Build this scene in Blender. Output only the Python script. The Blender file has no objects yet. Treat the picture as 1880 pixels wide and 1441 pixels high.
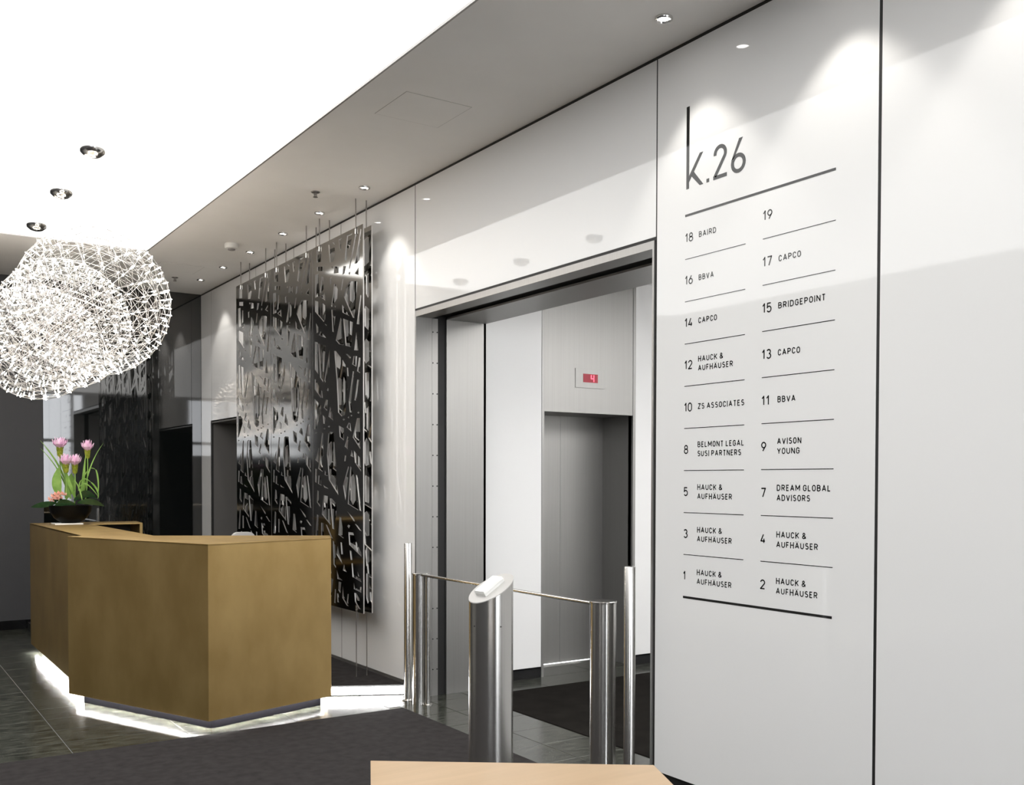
import bpy, bmesh, math, random
from mathutils import Vector, Matrix
from mathutils.geometry import tessellate_polygon
random.seed(7)
S = bpy.context.scene
COL = S.collection
PI = math.pi

# ------------------------------------------------------------------ camera
YAW, PITCH, ROLL, FPX, PPY, EYE = 0.586869923, -0.0223137, 0.00201935, 1835.988, 923.761, 1.62
cam = bpy.data.cameras.new('camera')
cam.sensor_width = 36.0
cam.sensor_fit = 'HORIZONTAL'
cam.lens = 36.0 * FPX / 1880.0
cam.shift_y = (PPY - 720.5) / 1880.0
cam.clip_start = 0.05
camo = bpy.data.objects.new('camera', cam)
COL.objects.link(camo)
fw = Vector((math.sin(YAW) * math.cos(PITCH), math.cos(YAW) * math.cos(PITCH), math.sin(PITCH)))
rt0 = Vector((math.cos(YAW), -math.sin(YAW), 0))
up0 = rt0.cross(fw)
rt = math.cos(ROLL) * rt0 + math.sin(ROLL) * up0
up = -math.sin(ROLL) * rt0 + math.cos(ROLL) * up0
M = Matrix((rt, up, -fw)).transposed().to_4x4()
M.translation = (0, 0, EYE)
camo.matrix_world = M
S.camera = camo

# ------------------------------------------------------------------ world, exposure
w = bpy.data.worlds.new('daylight_offscreen')
S.world = w
w.use_nodes = True
bg = w.node_tree.nodes['Background']
bg.inputs[0].default_value = (0.93, 0.96, 1.0, 1)
bg.inputs[1].default_value = 6.0
vs = S.view_settings
vs.view_transform = 'Standard'
vs.look = 'None'
vs.gamma = 1.0
vs.use_curve_mapping = False
vs.exposure = 0.7
CEILING_GLOW = 1.7        # luminous stretch ceiling
DOWNLIGHT_W = 13.0
LOBBY_GLOW = 5.0
LED_GLOW = 120.0           # strips under the desk and in the step
BULB_GLOW = 32.0

# ------------------------------------------------------------------ materials
MATS = {}
def mat(name, col, rough=0.5, metal=0.0, ior=1.5, emit=None, estr=0.0, coat=0.0, aniso=0.0):
    m = bpy.data.materials.new(name)
    m.use_nodes = True
    b = m.node_tree.nodes['Principled BSDF']
    b.inputs['Base Color'].default_value = (*col, 1)
    b.inputs['Roughness'].default_value = rough
    b.inputs['Metallic'].default_value = metal
    b.inputs['IOR'].default_value = ior
    if emit:
        b.inputs['Emission Color'].default_value = (*emit, 1)
        b.inputs['Emission Strength'].default_value = estr
    if coat:
        b.inputs['Coat Weight'].default_value = coat
        b.inputs['Coat Roughness'].default_value = 0.05
    if aniso:
        b.inputs['Anisotropic'].default_value = aniso
        t = m.node_tree.nodes.new('ShaderNodeTangent')
        t.direction_type = 'RADIAL'
        t.axis = 'Z'
        b.inputs['Anisotropic Rotation'].default_value = 0.25
        m.node_tree.links.new(t.outputs[0], b.inputs['Tangent'])
    MATS[name] = m
    return m

def noise_mat(name, c1, c2, scale=(8, 8, 8), rough=(0.4, 0.5), metal=0.0, bump=0.0, detail=6, lo=0.3, hi=0.7, ior=1.5, bscale=None, speck=None):
    m = mat(name, c1, rough[0], metal, ior)
    nt = m.node_tree
    N, L = nt.nodes, nt.links
    b = N['Principled BSDF']
    tc = N.new('ShaderNodeTexCoord')
    mp = N.new('ShaderNodeMapping')
    mp.inputs['Scale'].default_value = scale
    # world-space position so that neighbouring pieces differ
    geo = N.new('ShaderNodeNewGeometry')
    L.new(geo.outputs['Position'], mp.inputs['Vector'])
    nz = N.new('ShaderNodeTexNoise')
    nz.inputs['Scale'].default_value = 1.0
    nz.inputs['Detail'].default_value = detail
    L.new(mp.outputs[0], nz.inputs['Vector'])
    cr = N.new('ShaderNodeValToRGB')
    cr.color_ramp.elements[0].position = lo
    cr.color_ramp.elements[1].position = hi
    cr.color_ramp.elements[0].color = (*c1, 1)
    cr.color_ramp.elements[1].color = (*c2, 1)
    L.new(nz.outputs['Fac'], cr.inputs[0])
    col_out = cr.outputs[0]
    if speck:
        vz = N.new('ShaderNodeTexNoise')
        vz.inputs['Scale'].default_value = speck[0]
        vz.inputs['Detail'].default_value = 2
        L.new(geo.outputs['Position'], vz.inputs['Vector'])
        r2 = N.new('ShaderNodeMapRange')
        r2.inputs['From Min'].default_value = speck[1]
        r2.inputs['From Max'].default_value = speck[1] + 0.06
        L.new(vz.outputs['Fac'], r2.inputs['Value'])
        mx = N.new('ShaderNodeMix')
        mx.data_type = 'RGBA'
        L.new(r2.outputs[0], mx.inputs[0])
        L.new(col_out, mx.inputs[6])
        mx.inputs[7].default_value = (*speck[2], 1)
        col_out = mx.outputs[2]
    L.new(col_out, b.inputs['Base Color'])
    mr = N.new('ShaderNodeMapRange')
    mr.inputs['To Min'].default_value = rough[0]
    mr.inputs['To Max'].default_value = rough[1]
    L.new(nz.outputs['Fac'], mr.inputs['Value'])
    L.new(mr.outputs[0], b.inputs['Roughness'])
    if bump:
        n2 = N.new('ShaderNodeTexNoise')
        n2.inputs['Scale'].default_value = bscale or 200
        n2.inputs['Detail'].default_value = 3
        L.new(geo.outputs['Position'], n2.inputs['Vector'])
        bp = N.new('ShaderNodeBump')
        bp.inputs['Strength'].default_value = bump
        bp.inputs['Distance'].default_value = 0.004
        L.new(n2.outputs['Fac'], bp.inputs['Height'])
        L.new(bp.outputs[0], b.inputs['Normal'])
    return m

mat('white_glass', (0.74, 0.74, 0.735), 0.035, ior=1.52)
mat('white_panel', (0.86, 0.86, 0.86), 0.25)
mat('black_glass', (0.004, 0.005, 0.005), 0.02, ior=2.1)
mat('black_matte', (0.006, 0.006, 0.006), 0.6)
mat('black_gloss', (0.006, 0.006, 0.007), 0.08)
mat('vinyl', (0.008, 0.008, 0.008), 0.05)
noise_mat('plaster', (0.87, 0.86, 0.84), (0.90, 0.89, 0.87), (3, 3, 3), (0.8, 0.9), bump=0.05, bscale=300)
mat('hatch_line', (0.30, 0.29, 0.28), 0.7)
mat('hatch_gap', (0.40, 0.39, 0.38), 0.8)
noise_mat('grey_wall', (0.040, 0.040, 0.043), (0.047, 0.047, 0.050), (3, 3, 3), (0.6, 0.7), bump=0.05)
mat('stretch_ceiling', (0.9, 0.9, 0.9), 0.6, emit=(1, 0.995, 0.98), estr=CEILING_GLOW)
mat('edge_trim', (0.35, 0.34, 0.33), 0.4, metal=0.6)
mat('steel', (0.60, 0.59, 0.57), 0.22, metal=1.0, aniso=0.8)
mat('steel_cap', (0.72, 0.71, 0.69), 0.18, metal=1.0)
noise_mat('steel_sheet', (0.33, 0.325, 0.315), (0.35, 0.345, 0.335), (90, 90, 1.0), (0.42, 0.46), metal=0.85)
mat('screen_steel', (0.36, 0.352, 0.335), 0.08, metal=1.0)
mat('screen_edge', (0.70, 0.69, 0.68), 0.35, metal=1.0)
mat('rod', (0.30, 0.28, 0.26), 0.35, metal=1.0)
noise_mat('bronze', (0.36, 0.240, 0.090), (0.44, 0.305, 0.125), (4, 4, 2.5), (0.38, 0.48), metal=0.75, bump=0.06, bscale=160, detail=10, lo=0.35, hi=0.65)
noise_mat('tile', (0.006, 0.007, 0.005), (0.065, 0.068, 0.055), (9, 26, 9), (0.13, 0.24), ior=1.32, detail=10, bump=0.03, bscale=60, speck=(120, 0.64, (0.13, 0.13, 0.11)))
mat('pavement', (0.32, 0.31, 0.30), 0.8)
mat('grout', (0.30, 0.29, 0.27), 0.7)
noise_mat('carpet', (0.027, 0.0245, 0.0245), (0.040, 0.037, 0.037), (16, 16, 16), (0.95, 1.0), bump=0.7, bscale=500, ior=1.15)
noise_mat('mat_dark', (0.009, 0.008, 0.007), (0.015, 0.0135, 0.012), (6, 6, 6), (0.95, 1.0), bump=0.7, bscale=500, ior=1.12)
mat('bowl_black', (0.005, 0.005, 0.005), 0.3, ior=1.15)
mat('plinth_black', (0.004, 0.004, 0.005), 0.3, ior=1.15)
mat('door_grey', (0.11, 0.107, 0.103), 0.45)
mat('cap_satin', (0.50, 0.49, 0.475), 0.4, metal=0.3)
mat('side_wall_paint', (0.07, 0.07, 0.072), 0.6)
mat('step_light', (0.9, 0.9, 0.9), 0.5, emit=(1.0, 0.985, 0.98), estr=16)
mat('led_strip', (0.9, 0.9, 0.9), 0.5, emit=(1.0, 0.985, 0.98), estr=LED_GLOW)
mat('bulb', (0.95, 0.9, 0.85), 0.4, emit=(1.0, 0.90, 0.79), estr=BULB_GLOW)
mat('wire_steel', (0.45, 0.445, 0.435), 0.3, metal=1.0)
mat('lamp_white', (0.95, 0.95, 0.95), 0.5, emit=(1.0, 0.96, 0.90), estr=12)
mat('lobby_light', (0.95, 0.95, 0.95), 0.5, emit=(1.0, 0.99, 0.97), estr=LOBBY_GLOW)
mat('reader_white', (0.80, 0.80, 0.77), 0.35)
mat('display_red', (0.16, 0.01, 0.02), 0.2, emit=(0.25, 0.008, 0.02), estr=0.5)
mat('digit_red', (0.9, 0.1, 0.15), 0.4, emit=(1.0, 0.08, 0.14), estr=1.6)
noise_mat('maple', (0.40, 0.285, 0.175), (0.46, 0.33, 0.21), (1.5, 22, 4), (0.28, 0.36))
mat('dark_leg', (0.03, 0.03, 0.03), 0.4, metal=0.5)
noise_mat('petal', (0.72, 0.36, 0.60), (0.92, 0.72, 0.84), (30, 30, 22), (0.5, 0.6))
noise_mat('coral', (0.85, 0.33, 0.24), (0.92, 0.62, 0.52), (40, 40, 40), (0.5, 0.6))
noise_mat('bract', (0.20, 0.26, 0.02), (0.38, 0.40, 0.04), (50, 50, 50), (0.5, 0.6))
noise_mat('leaf', (0.12, 0.24, 0.035), (0.26, 0.42, 0.10), (12, 12, 12), (0.35, 0.5))
noise_mat('dark_leaf', (0.012, 0.035, 0.012), (0.03, 0.07, 0.025), (12, 12, 12), (0.2, 0.3))

# ------------------------------------------------------------------ helpers
def tag(o, label=None, cat=None, group=None, kind=None):
    if label: o['label'] = label
    if cat: o['category'] = cat
    if group: o['group'] = group
    if kind: o['kind'] = kind
    return o

def empty(name, loc=(0, 0, 0), rz=0.0, parent=None):
    o = bpy.data.objects.new(name, None)
    COL.objects.link(o)
    o.empty_display_size = 0.1
    o.location = loc
    o.rotation_euler = (0, 0, rz)
    if parent: o.parent = parent
    return o

def wl(o):
    v = Vector((0, 0, 0))
    while o:
        v += o.location
        o = o.parent
    return v

class MB:
    def __init__(s):
        s.v = []; s.f = []
    def add(s, vs, fs):
        n = len(s.v)
        s.v += [tuple(v) for v in vs]
        s.f += [tuple(i + n for i in f) for f in fs]
        return s
    def box(s, x0, x1, y0, y1, z0, z1):
        x0, x1 = min(x0, x1), max(x0, x1); y0, y1 = min(y0, y1), max(y0, y1); z0, z1 = min(z0, z1), max(z0, z1)
        vs = [(x, y, z) for z in (z0, z1) for y in (y0, y1) for x in (x0, x1)]
        return s.add(vs, [(0, 2, 3, 1), (4, 5, 7, 6), (0, 1, 5, 4), (2, 6, 7, 3), (0, 4, 6, 2), (1, 3, 7, 5)])
    def prism(s, pts, z0, z1):                  # pts in XY, simple polygon (concave allowed)
        a = sum(pts[i - 1][0] * pts[i][1] - pts[i][0] * pts[i - 1][1] for i in range(len(pts)))
        if a < 0: pts = pts[::-1]
        n = len(pts)
        vs = [(x, y, z0) for x, y in pts] + [(x, y, z1) for x, y in pts]
        tri = tessellate_polygon([[Vector((x, y, 0)) for x, y in pts]])
        fs = []
        for t in tri:
            p = [pts[i] for i in t]
            ar = (p[1][0]-p[0][0])*(p[2][1]-p[0][1])-(p[1][1]-p[0][1])*(p[2][0]-p[0][0])
            t = tuple(t) if ar > 0 else tuple(t)[::-1]
            fs.append(tuple(i + n for i in t)); fs.append(t[::-1])
        fs += [(i, (i + 1) % n, (i + 1) % n + n, i + n) for i in range(n)]
        return s.add(vs, fs)
    def lathe(s, prof, seg=32, c=(0, 0, 0), cap=True):   # prof: (r, z) bottom to top
        vs = []; fs = []
        for r, z in prof:
            vs += [(c[0] + r * math.cos(2 * PI * k / seg), c[1] + r * math.sin(2 * PI * k / seg), c[2] + z) for k in range(seg)]
        for i in range(len(prof) - 1):
            for k in range(seg):
                a = i * seg + k; b = i * seg + (k + 1) % seg
                fs.append((a, b, b + seg, a + seg))
        if cap:
            fs.append(tuple(range(seg))[::-1])
            fs.append(tuple((len(prof) - 1) * seg + k for k in range(seg)))
        return s.add(vs, fs)
    def tube(s, p0, p1, r, seg=8, r1=None):
        p0 = Vector(p0); p1 = Vector(p1); d = (p1 - p0).normalized()
        a = d.cross(Vector((0, 0, 1)) if abs(d.z) < 0.9 else Vector((1, 0, 0))).normalized(); b = d.cross(a)
        if r1 is None: r1 = r
        vs = [p0 + r * (math.cos(2*PI*k/seg)*a + math.sin(2*PI*k/seg)*b) for k in range(seg)]
        vs += [p1 + r1 * (math.cos(2*PI*k/seg)*a + math.sin(2*PI*k/seg)*b) for k in range(seg)]
        fs = [(k, (k+1) % seg, (k+1) % seg + seg, k + seg) for k in range(seg)]
        fs += [tuple(range(seg))[::-1], tuple(range(seg, 2*seg))]
        return s.add(vs, fs)
    def path(s, pts, rs, seg=6):
        for i in range(len(pts) - 1):
            s.tube(pts[i], pts[i+1], rs[i], seg, rs[i+1])
        return s
    def mesh(s, name, m, off=Vector((0, 0, 0)), smooth=False, angle=40):
        me = bpy.data.meshes.new(name)
        me.from_pydata([(x - off.x, y - off.y, z - off.z) for x, y, z in s.v], [], s.f)
        for mm in (m if isinstance(m, (list, tuple)) else [m]):
            me.materials.append(MATS[mm])
        bm = bmesh.new(); bm.from_mesh(me)
        bmesh.ops.recalc_face_normals(bm, faces=bm.faces)
        bm.to_mesh(me); bm.free()
        if smooth:
            me.polygons.foreach_set('use_smooth', [True] * len(me.polygons))
            me.set_sharp_from_angle(angle=math.radians(angle))
        me.update()
        return me
    def build(s, name, m, parent=None, smooth=False, bevel=0.0, angle=40, origin=None):
        off = wl(parent) if parent else Vector(origin or (0, 0, 0))
        me = s.mesh(name, m, off, smooth, angle)
        o = bpy.data.objects.new(name, me)
        COL.objects.link(o)
        if parent: o.parent = parent
        elif origin: o.location = origin
        if bevel:
            md = o.modifiers.new('bevel', 'BEVEL'); md.width = bevel; md.segments = 2; md.limit_method = 'ANGLE'
        return o

def copy_tree(o, parent=None):
    c = o.copy()
    COL.objects.link(c)
    c.parent = parent
    for ch in [x for x in S.objects if x.parent == o]:
        copy_tree(ch, c)
    return c

def struct(o):
    o['kind'] = 'structure'
    return o

def link_mesh(name, me, parent, loc, rot=(0, 0, 0), scale=(1, 1, 1)):
    o = bpy.data.objects.new(name, me)
    COL.objects.link(o)
    o.parent = parent
    o.location = loc; o.rotation_euler = rot; o.scale = scale
    return o

# ================================================================== THE SETTING
D = 3.52          # face of the white glass wall
ZC = 3.82         # plaster ceiling
YB = 11.97        # back wall
XL, YR = -4.6, -4.0
# ---- floor: grout bed + slate tiles
fl = MB().box(XL - 0.2, 9.2, YR - 0.1, 12.3, -0.12, -0.004)
floor = struct(fl.build('floor', 'grout'))
TX, TY, G = 0.70, 0.35, 0.0035
tile_me = {}
def tile(x0, x1, y0, y1):
    key = (round(x1 - x0, 3), round(y1 - y0, 3))
    if key not in tile_me:
        hx, hy = key[0] / 2 - G / 2, key[1] / 2 - G / 2
        b = 0.0012
        m = MB()
        vs = [(sx * (hx - (b if z == 0 else 0)), sy * (hy - (b if z == 0 else 0)), z) for z in (-0.006, -0.0012, 0) for sx, sy in ((-1, -1), (1, -1), (1, 1), (-1, 1))]
        fs = [(8, 9, 10, 11), (3, 2, 1, 0)]
        for k in range(4):
            fs += [(k, (k + 1) % 4, (k + 1) % 4 + 4, k + 4), (k + 4, (k + 1) % 4 + 4, (k + 1) % 4 + 8, k + 8)]
        m.add(vs, fs)
        tile_me[key] = m.mesh('tile', 'tile')
    link_mesh('tile', tile_me[key], floor, ((x0 + x1) / 2, (y0 + y1) / 2, 0))
CX1, CY1 = 3.285, 6.335                  # corner of the big entrance carpet
ys = [CY1] + [6.64 + TY * k for k in range(15)] + [YB]
for i in range(len(ys) - 1):             # strip beside and in front of the desk
    for x0, x1 in ((-1.0, -0.30), (-0.30, 0.40), (0.40, 1.10), (1.10, 1.80)):
        tile(x0, x1, ys[i], ys[i + 1])
for i in range(3):
    for x0, x1 in ((1.80, 2.50), (2.50, 3.20)):
        tile(x0, x1, ys[i], ys[i + 1])
LX1, LY1 = 3.895, 6.37                   # corner of the lift lobby mat
ys2 = [1.14 + TY * k for k in range(16)]
for i in range(len(ys2) - 1):            # strip through the portal
    y0, y1 = ys2[i], min(ys2[i + 1], 6.39) if i == 14 else ys2[i + 1]
    tile(CX1, 3.55, y0, y1); tile(3.55, LX1, y0, y1)
for x0, x1 in ((3.20, 3.55), (3.55, LX1)):
    tile(x0, x1, 6.39, 6.70)
for k in range(7):                       # lobby border along the lift wall
    x0 = LX1 + 0.70 * k
    tile(x0, x0 + 0.70, LY1, 6.72)
    if 4.7 < x0 + 0.70 and x0 < 5.8: tile(x0, x0 + 0.70, 6.72, 7.10)

carpet = MB().box(-4.2, CX1 - 0.002, -3.6, CY1 - 0.002, -0.005, 0.005).build('entrance_carpet', 'carpet', origin=(0, 0, 0), bevel=0.003)
tag(carpet, 'large charcoal entrance carpet laid in front of the bronze reception desk', 'carpet')
lmat = MB().prism([(LX1 + 0.002, 3.985), (4.14, 3.985), (4.14, 1.6), (8.55, 1.6), (8.55, LY1 - 0.002), (LX1 + 0.002, LY1 - 0.002)], -0.005, 0.005).build('lobby_carpet', 'mat_dark', origin=(0, 0, 0), bevel=0.003)
tag(lmat, 'near-black carpet on the lift lobby floor inside the steel portal', 'carpet')

# ---- raised platform behind the desk with a lit step
P0, P1 = (2.40, 7.30), (3.505, 6.727)
plat = [P1, P0, (1.62, 7.70), (1.62, YB - 0.02), (3.535, YB - 0.02), (3.535, 6.727)]
pl = empty('floor_platform', (2.5, 9.0, 0)); struct(pl)
MB().prism(plat, 0.0, 0.066).build('platform_slab', 'black_matte', pl)
MB().prism(plat, 0.066, 0.074).build('platform_carpet', 'carpet', pl)
dx, dy = (P1[0] - P0[0]), (P1[1] - P0[1]); ln = math.hypot(dx, dy); dx /= ln; dy /= ln; nx, ny = dy, -dx
def strip(p, q, o0, o1):
    return [(p[0] + nx * o0, p[1] + ny * o0), (q[0] + nx * o0, q[1] + ny * o0), (q[0] + nx * o1, q[1] + ny * o1), (p[0] + nx * o1, p[1] + ny * o1)]
Pe = (P1[0] - dx * 0.015, P1[1] - dy * 0.015)
MB().prism(strip(P0, P1, 0.0, 0.014), 0.068, 0.078).build('step_nosing', 'steel_cap', pl)
MB().prism(strip(P0, Pe, 0.0, 0.006), 0.008, 0.066).build('led_riser', 'step_light', pl)

# ---- wall on the right: black backing with glossy white glass panels
wr = MB()
for y0, y1, z0, z1 in ((YR, 3.95, 0, ZC), (3.95, 6.585, 2.88, ZC), (6.585, 10.05, 0, ZC), (10.05, 11.585, 2.30, ZC), (11.585, YB, 0, ZC)):
    wr.box(D + 0.018, D + 0.06, y0, y1, z0, z1)
wall_right = struct(wr.build('wall_right', 'black_matte'))
for y0, y1, z0, z1 in ((-3.95, -2.795, .1, 3.803), (-2.785, -1.450, .1, 3.803), (-1.440, -0.103, .1, 3.803), (-0.093, 1.243, .1, 3.803), (1.253, 2.584, .1, 3.803),
                       (2.599, 3.937, .1, 3.803), (3.946, 6.590, 2.892, 3.803), (6.599, 7.924, .1, 3.803), (7.933, 9.0, .1, 3.803), (9.009, 10.05, .1, 3.803),
                       (10.059, 11.565, 2.295, 3.803), (11.575, 11.962, .1, 3.803)):
    MB().box(D, D + 0.018, y0, y1, z0, z1).build('panel', 'white_glass', wall_right, bevel=0.0012)
gk = MB()
for y0, y1, z0, z1 in ((1.243, 1.253, 0.1, 3.803), (2.584, 2.599, 0.1, 3.803), (3.937, 3.946, 0.1, 3.803), (6.590, 6.599, .1, 3.803), (7.924, 7.933, .1, 3.803), (9.0, 9.009, .1, 3.803), (10.05, 10.059, .1, 3.803), (11.565, 11.575, .1, 3.803)):
    gk.box(D + 0.0015, D + 0.018, y0, y1, z0, z1)
gk.box(D + 0.0015, D + 0.018, YR, YB, 3.803, ZC).box(D + 0.0015, D + 0.018, 3.946, 6.590, 2.874, 2.892)
gk.build('joint_gasket', 'black_matte', wall_right)
bb = MB().box(D + 0.002, D + 0.03, 6.60, 10.05, 0.066, 0.1)
bb.box(D + 0.002, D + 0.03, 11.58, 11.96, 0.066, 0.1)
struct(bb.build('baseboard_right', 'steel_sheet'))

# ---- back wall, black glass, grey paint
wall_back = struct(MB().box(XL, 4.2, YB + 0.012, YB + 0.2, 0, ZC).build('wall_back', 'grey_wall'))
MB().box(1.797, 2.66, YB, YB + 0.012, 0.0, ZC).build('glass_panel', 'black_glass', wall_back)
MB().box(2.664, 3.52, YB, YB + 0.012, 0.0, ZC).build('glass_panel', 'black_glass', wall_back)
struct(MB().box(XL, 1.797, YB - 0.004, YB + 0.012, 0.0, 0.10).build('baseboard_back', 'black_gloss'))
struct(MB().box(XL - 0.2, XL, YR, YB + 0.2, 0, ZC).build('wall_left', 'side_wall_paint'))
# glazed front behind the viewer
win = empty('window_rear_offscreen', (0, YR, 0)); struct(win)
struct(MB().box(-40, 40, -45, YR - 0.12, -0.3, -0.15).build('ground_outside', 'pavement'))   # street before the glazed front
for k in range(7):
    MB().box(XL + k * 1.353 - 0.03, XL + k * 1.353 + 0.03, YR - 0.06, YR + 0.06, 0, ZC).build('mullion', 'dark_leg', win)
MB().box(XL, D, YR - 0.05, YR + 0.05, 2.6, 2.68).build('transom', 'dark_leg', win)

struct(MB().box(-0.8, 1.9, YR - 0.12, YR + 0.12, 0, ZC).box(XL, -0.8, YR - 0.12, YR + 0.12, 0, 2.3).build('rear_light_blocker', 'grey_wall'))  # unseen solid blocks, added to keep the cut screens' reflections dark

# ---- ceilings
CXE, CYE = 2.43, 10.02                   # edges of the luminous ceiling
XW = -2.2
YN = -3.0
ce = MB().box(CXE, D + 0.06, YR, YB + 0.2, ZC, ZC + 0.2).box(XL, CXE, CYE, YB + 0.2, ZC, ZC + 0.2).box(XL, XW, YR, CYE, ZC, ZC + 0.2).box(XW, CXE, YR, YN, ZC, ZC + 0.2)
ceiling = struct(ce.build('ceiling', 'plaster'))
lum = struct(MB().box(XW, CXE, YN, CYE, ZC + 0.012, ZC + 0.03).build('ceiling_luminous', 'stretch_ceiling'))
MB().box(CXE - 0.012, CXE, YN, CYE, ZC - 0.002, ZC + 0.012).box(XW, CXE - 0.012, CYE - 0.008, CYE, ZC + 0.0, ZC + 0.012).build('edge_trim', 'edge_trim', lum)
def hatch(x0, x1, y0, y1):
    h = empty('ceiling_hatch', ((x0 + x1) / 2, (y0 + y1) / 2, ZC))
    MB().box(x0 + 0.003, x1 - 0.003, y0 + 0.003, y1 - 0.003, ZC - 0.0015, ZC + 0.002).build('hatch_panel', 'plaster', h)
    MB().box(x0, x1, y0, y1, ZC - 0.0008, ZC + 0.002).build('hatch_frame', 'hatch_gap', h)
    return h
tag(hatch(2.657, 3.090, 5.08, 5.492), 'square flush access hatch in the plaster ceiling strip before the portal', 'ceiling hatch')
tag(hatch(2.66, 3.10, 10.40, 10.83), 'flush access hatch in the ceiling strip near the black glass wall', 'ceiling hatch')

# ---- steel portal to the lift lobby
PX0, PX1, PY0, PY1, PZ = D, 4.125, 3.95, 6.585, 2.832
door = empty('door_1', (D, 5.25, 0)); struct(door)
for s, yj in ((1, 6.57), (-1, 3.966)):
    e = lambda a, b: (yj + a * s, yj + b * s)
    a, b = e(0, 0.014)
    MB().box(3.522, 3.648, a, b, 0, PZ + 0.03).build('jamb_lining', 'steel_sheet', door)
    MB().box(3.514, 3.522, a, b, 0, PZ + 0.042).build('edge_strip', 'steel_sheet', door)
    st = MB().box(3.650, 3.700, *e(0.001, 0.014), 0, PZ).build('screw_strip', 'steel_sheet', door)
    for k in range(12):
        z = 0.2 + k * 0.23
        for xx in (3.657, 3.693):
            MB().tube((xx, yj + 0.0015 * s, z), (xx, yj - 0.0015 * s, z), 0.005, 8).build('screw', 'black_matte', st)
    MB().box(3.700, 3.775, *e(0.03, 0.045), 0, PZ + 0.03).build('slot', 'black_matte', door)
    MB().box(3.775, PX1, *e(0, 0.014), 0, PZ).build('jamb_panel', 'steel_sheet', door)
    MB().box(PX1 - 0.02, PX1, *e(-0.0, 0.02), 0, PZ).build('jamb_edge', 'black_matte', door)
MB().box(3.522, 3.648, 3.966, 6.57, PZ, PZ + 0.042).build('head_lining', 'steel_sheet', door)
MB().box(3.514, 3.522, 3.966, 6.57, PZ, PZ + 0.042).build('edge_strip', 'steel_sheet', door)
MB().box(3.648, 3.775, 3.966, 6.57, PZ + 0.03, PZ + 0.045).build('slot', 'black_matte', door)
MB().box(3.775, PX1, 3.966, 6.57, PZ, PZ + 0.014).build('soffit_panel', 'steel_sheet', door)
struct(MB().box(D + 0.06, PX1, YR, 3.951, 0, ZC).box(D + 0.06, PX1, 6.585, 10.05, 0, ZC).box(D + 0.06, PX1, 3.951, 6.585, PZ + 0.05, ZC).build('wall_core', 'black_matte'))

# ---- second opening, beyond the cut screens
door2 = empty('door_2', (D, 10.8, 0)); struct(door2)
MB().box(D, 4.2, 11.57, 11.60, 0, 2.295).build('jamb_panel', 'door_grey', door2)
MB().box(D, 4.2, 10.03, 10.06, 0, 2.295).build('jamb_panel', 'door_grey', door2)
MB().box(D, 4.2, 10.03, 11.60, 2.28, 2.31).build('head_lining', 'door_grey', door2)
for y0, y1 in ((10.06, 10.813), (10.817, 11.57)):
    MB().box(4.10, 4.14, y0, y1, 0.074, 2.28).build('door_leaf', 'steel_sheet', door2)

# ---- lift lobby
YW = 6.715
LZ = 3.35
lob = MB().box(PX1, 4.78, YW + 0.02, YW + 0.06, 0, LZ).box(5.735, 8.6, YW + 0.02, YW + 0.06, 0, LZ).box(4.78, 5.735, YW + 0.02, YW + 0.06, 2.2, LZ)
lw = struct(lob.build('wall_lobby', 'black_matte'))
for x0, x1 in ((4.13, 4.755), (5.765, 6.45), (6.46, 7.15), (7.16, 7.9)):
    MB().box(x0, x1, YW, YW + 0.02, 0.088, LZ).build('panel', 'white_panel', lw)
struct(MB().box(4.13, 4.755, YW - 0.002, YW + 0.02, 0, 0.086).box(5.765, 8.6, YW - 0.002, YW + 0.02, 0, 0.086).build('baseboard_lobby', 'black_gloss'))
struct(MB().box(8.6, 8.7, 1.4, 6.8, 0, LZ).box(PX1, 8.7, 1.4, 1.5, 0, LZ).build('wall_lobby_far', 'white_panel'))
struct(MB().box(PX1 - 0.02, 8.7, 1.4, 7.5, LZ, LZ + 0.1).build('ceiling_lobby', 'plaster'))
lp = MB().box(4.45, 8.0, 2.2, 4.4, LZ - 0.04, LZ - 0.003).build('lobby_light_offscreen', 'lobby_light', origin=(6.2, 3.3, LZ))
tag(lp, 'long white ceiling light panel inside the lift lobby', 'ceiling light')

# ================================================================== LIFT
lift = empty('elevator', (5.257, YW, 0))
tag(lift, 'stainless steel lift with red floor display above its two closed door leaves', 'elevator')
hd = MB().box(4.783, 5.732, YW, YW + 0.02, 2.193, LZ - 0.002).build('header_panel', 'steel_sheet', lift, bevel=0.001)
MB().box(4.757, 4.781, YW - 0.003, YW + 0.45, 0, LZ - 0.002).build('frame_post', 'steel_sheet', lift)
MB().box(5.734, 5.763, YW - 0.003, YW + 0.0, 0, LZ - 0.002).build('frame_post', 'steel_sheet', lift)
MB().box(5.735, 5.75, YW, YW + 0.45, 0, 2.193).build('side_reveal', 'steel_sheet', lift)
MB().box(4.781, 5.735, YW + 0.02, YW + 0.45, 2.193, 2.21).build('top_reveal', 'steel_sheet', lift)
for x0, x1 in ((4.781, 5.2555), (5.2585, 5.735)):
    MB().box(x0, x1, YW + 0.42, YW + 0.44, 0.01, 2.2).build('door_leaf', 'steel_sheet', lift)
MB().box(4.781, 5.735, YW + 0.37, YW + 0.47, -0.004, 0.006).build('sill', 'steel_cap', lift)
MB().box(5.0985, 5.4145, YW - 0.002, YW + 0.002, 2.4055, 2.5685).build('display_rim', 'hatch_line', lift)
ds = MB().box(5.101, 5.412, YW - 0.004, YW + 0.002, 2.408, 2.566).build('display_plate', 'steel_sheet', lift)
MB().box(5.182, 5.338, YW - 0.006, YW - 0.002, 2.454, 2.526).build('display_window', 'display_red', ds)
sg = MB()
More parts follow.
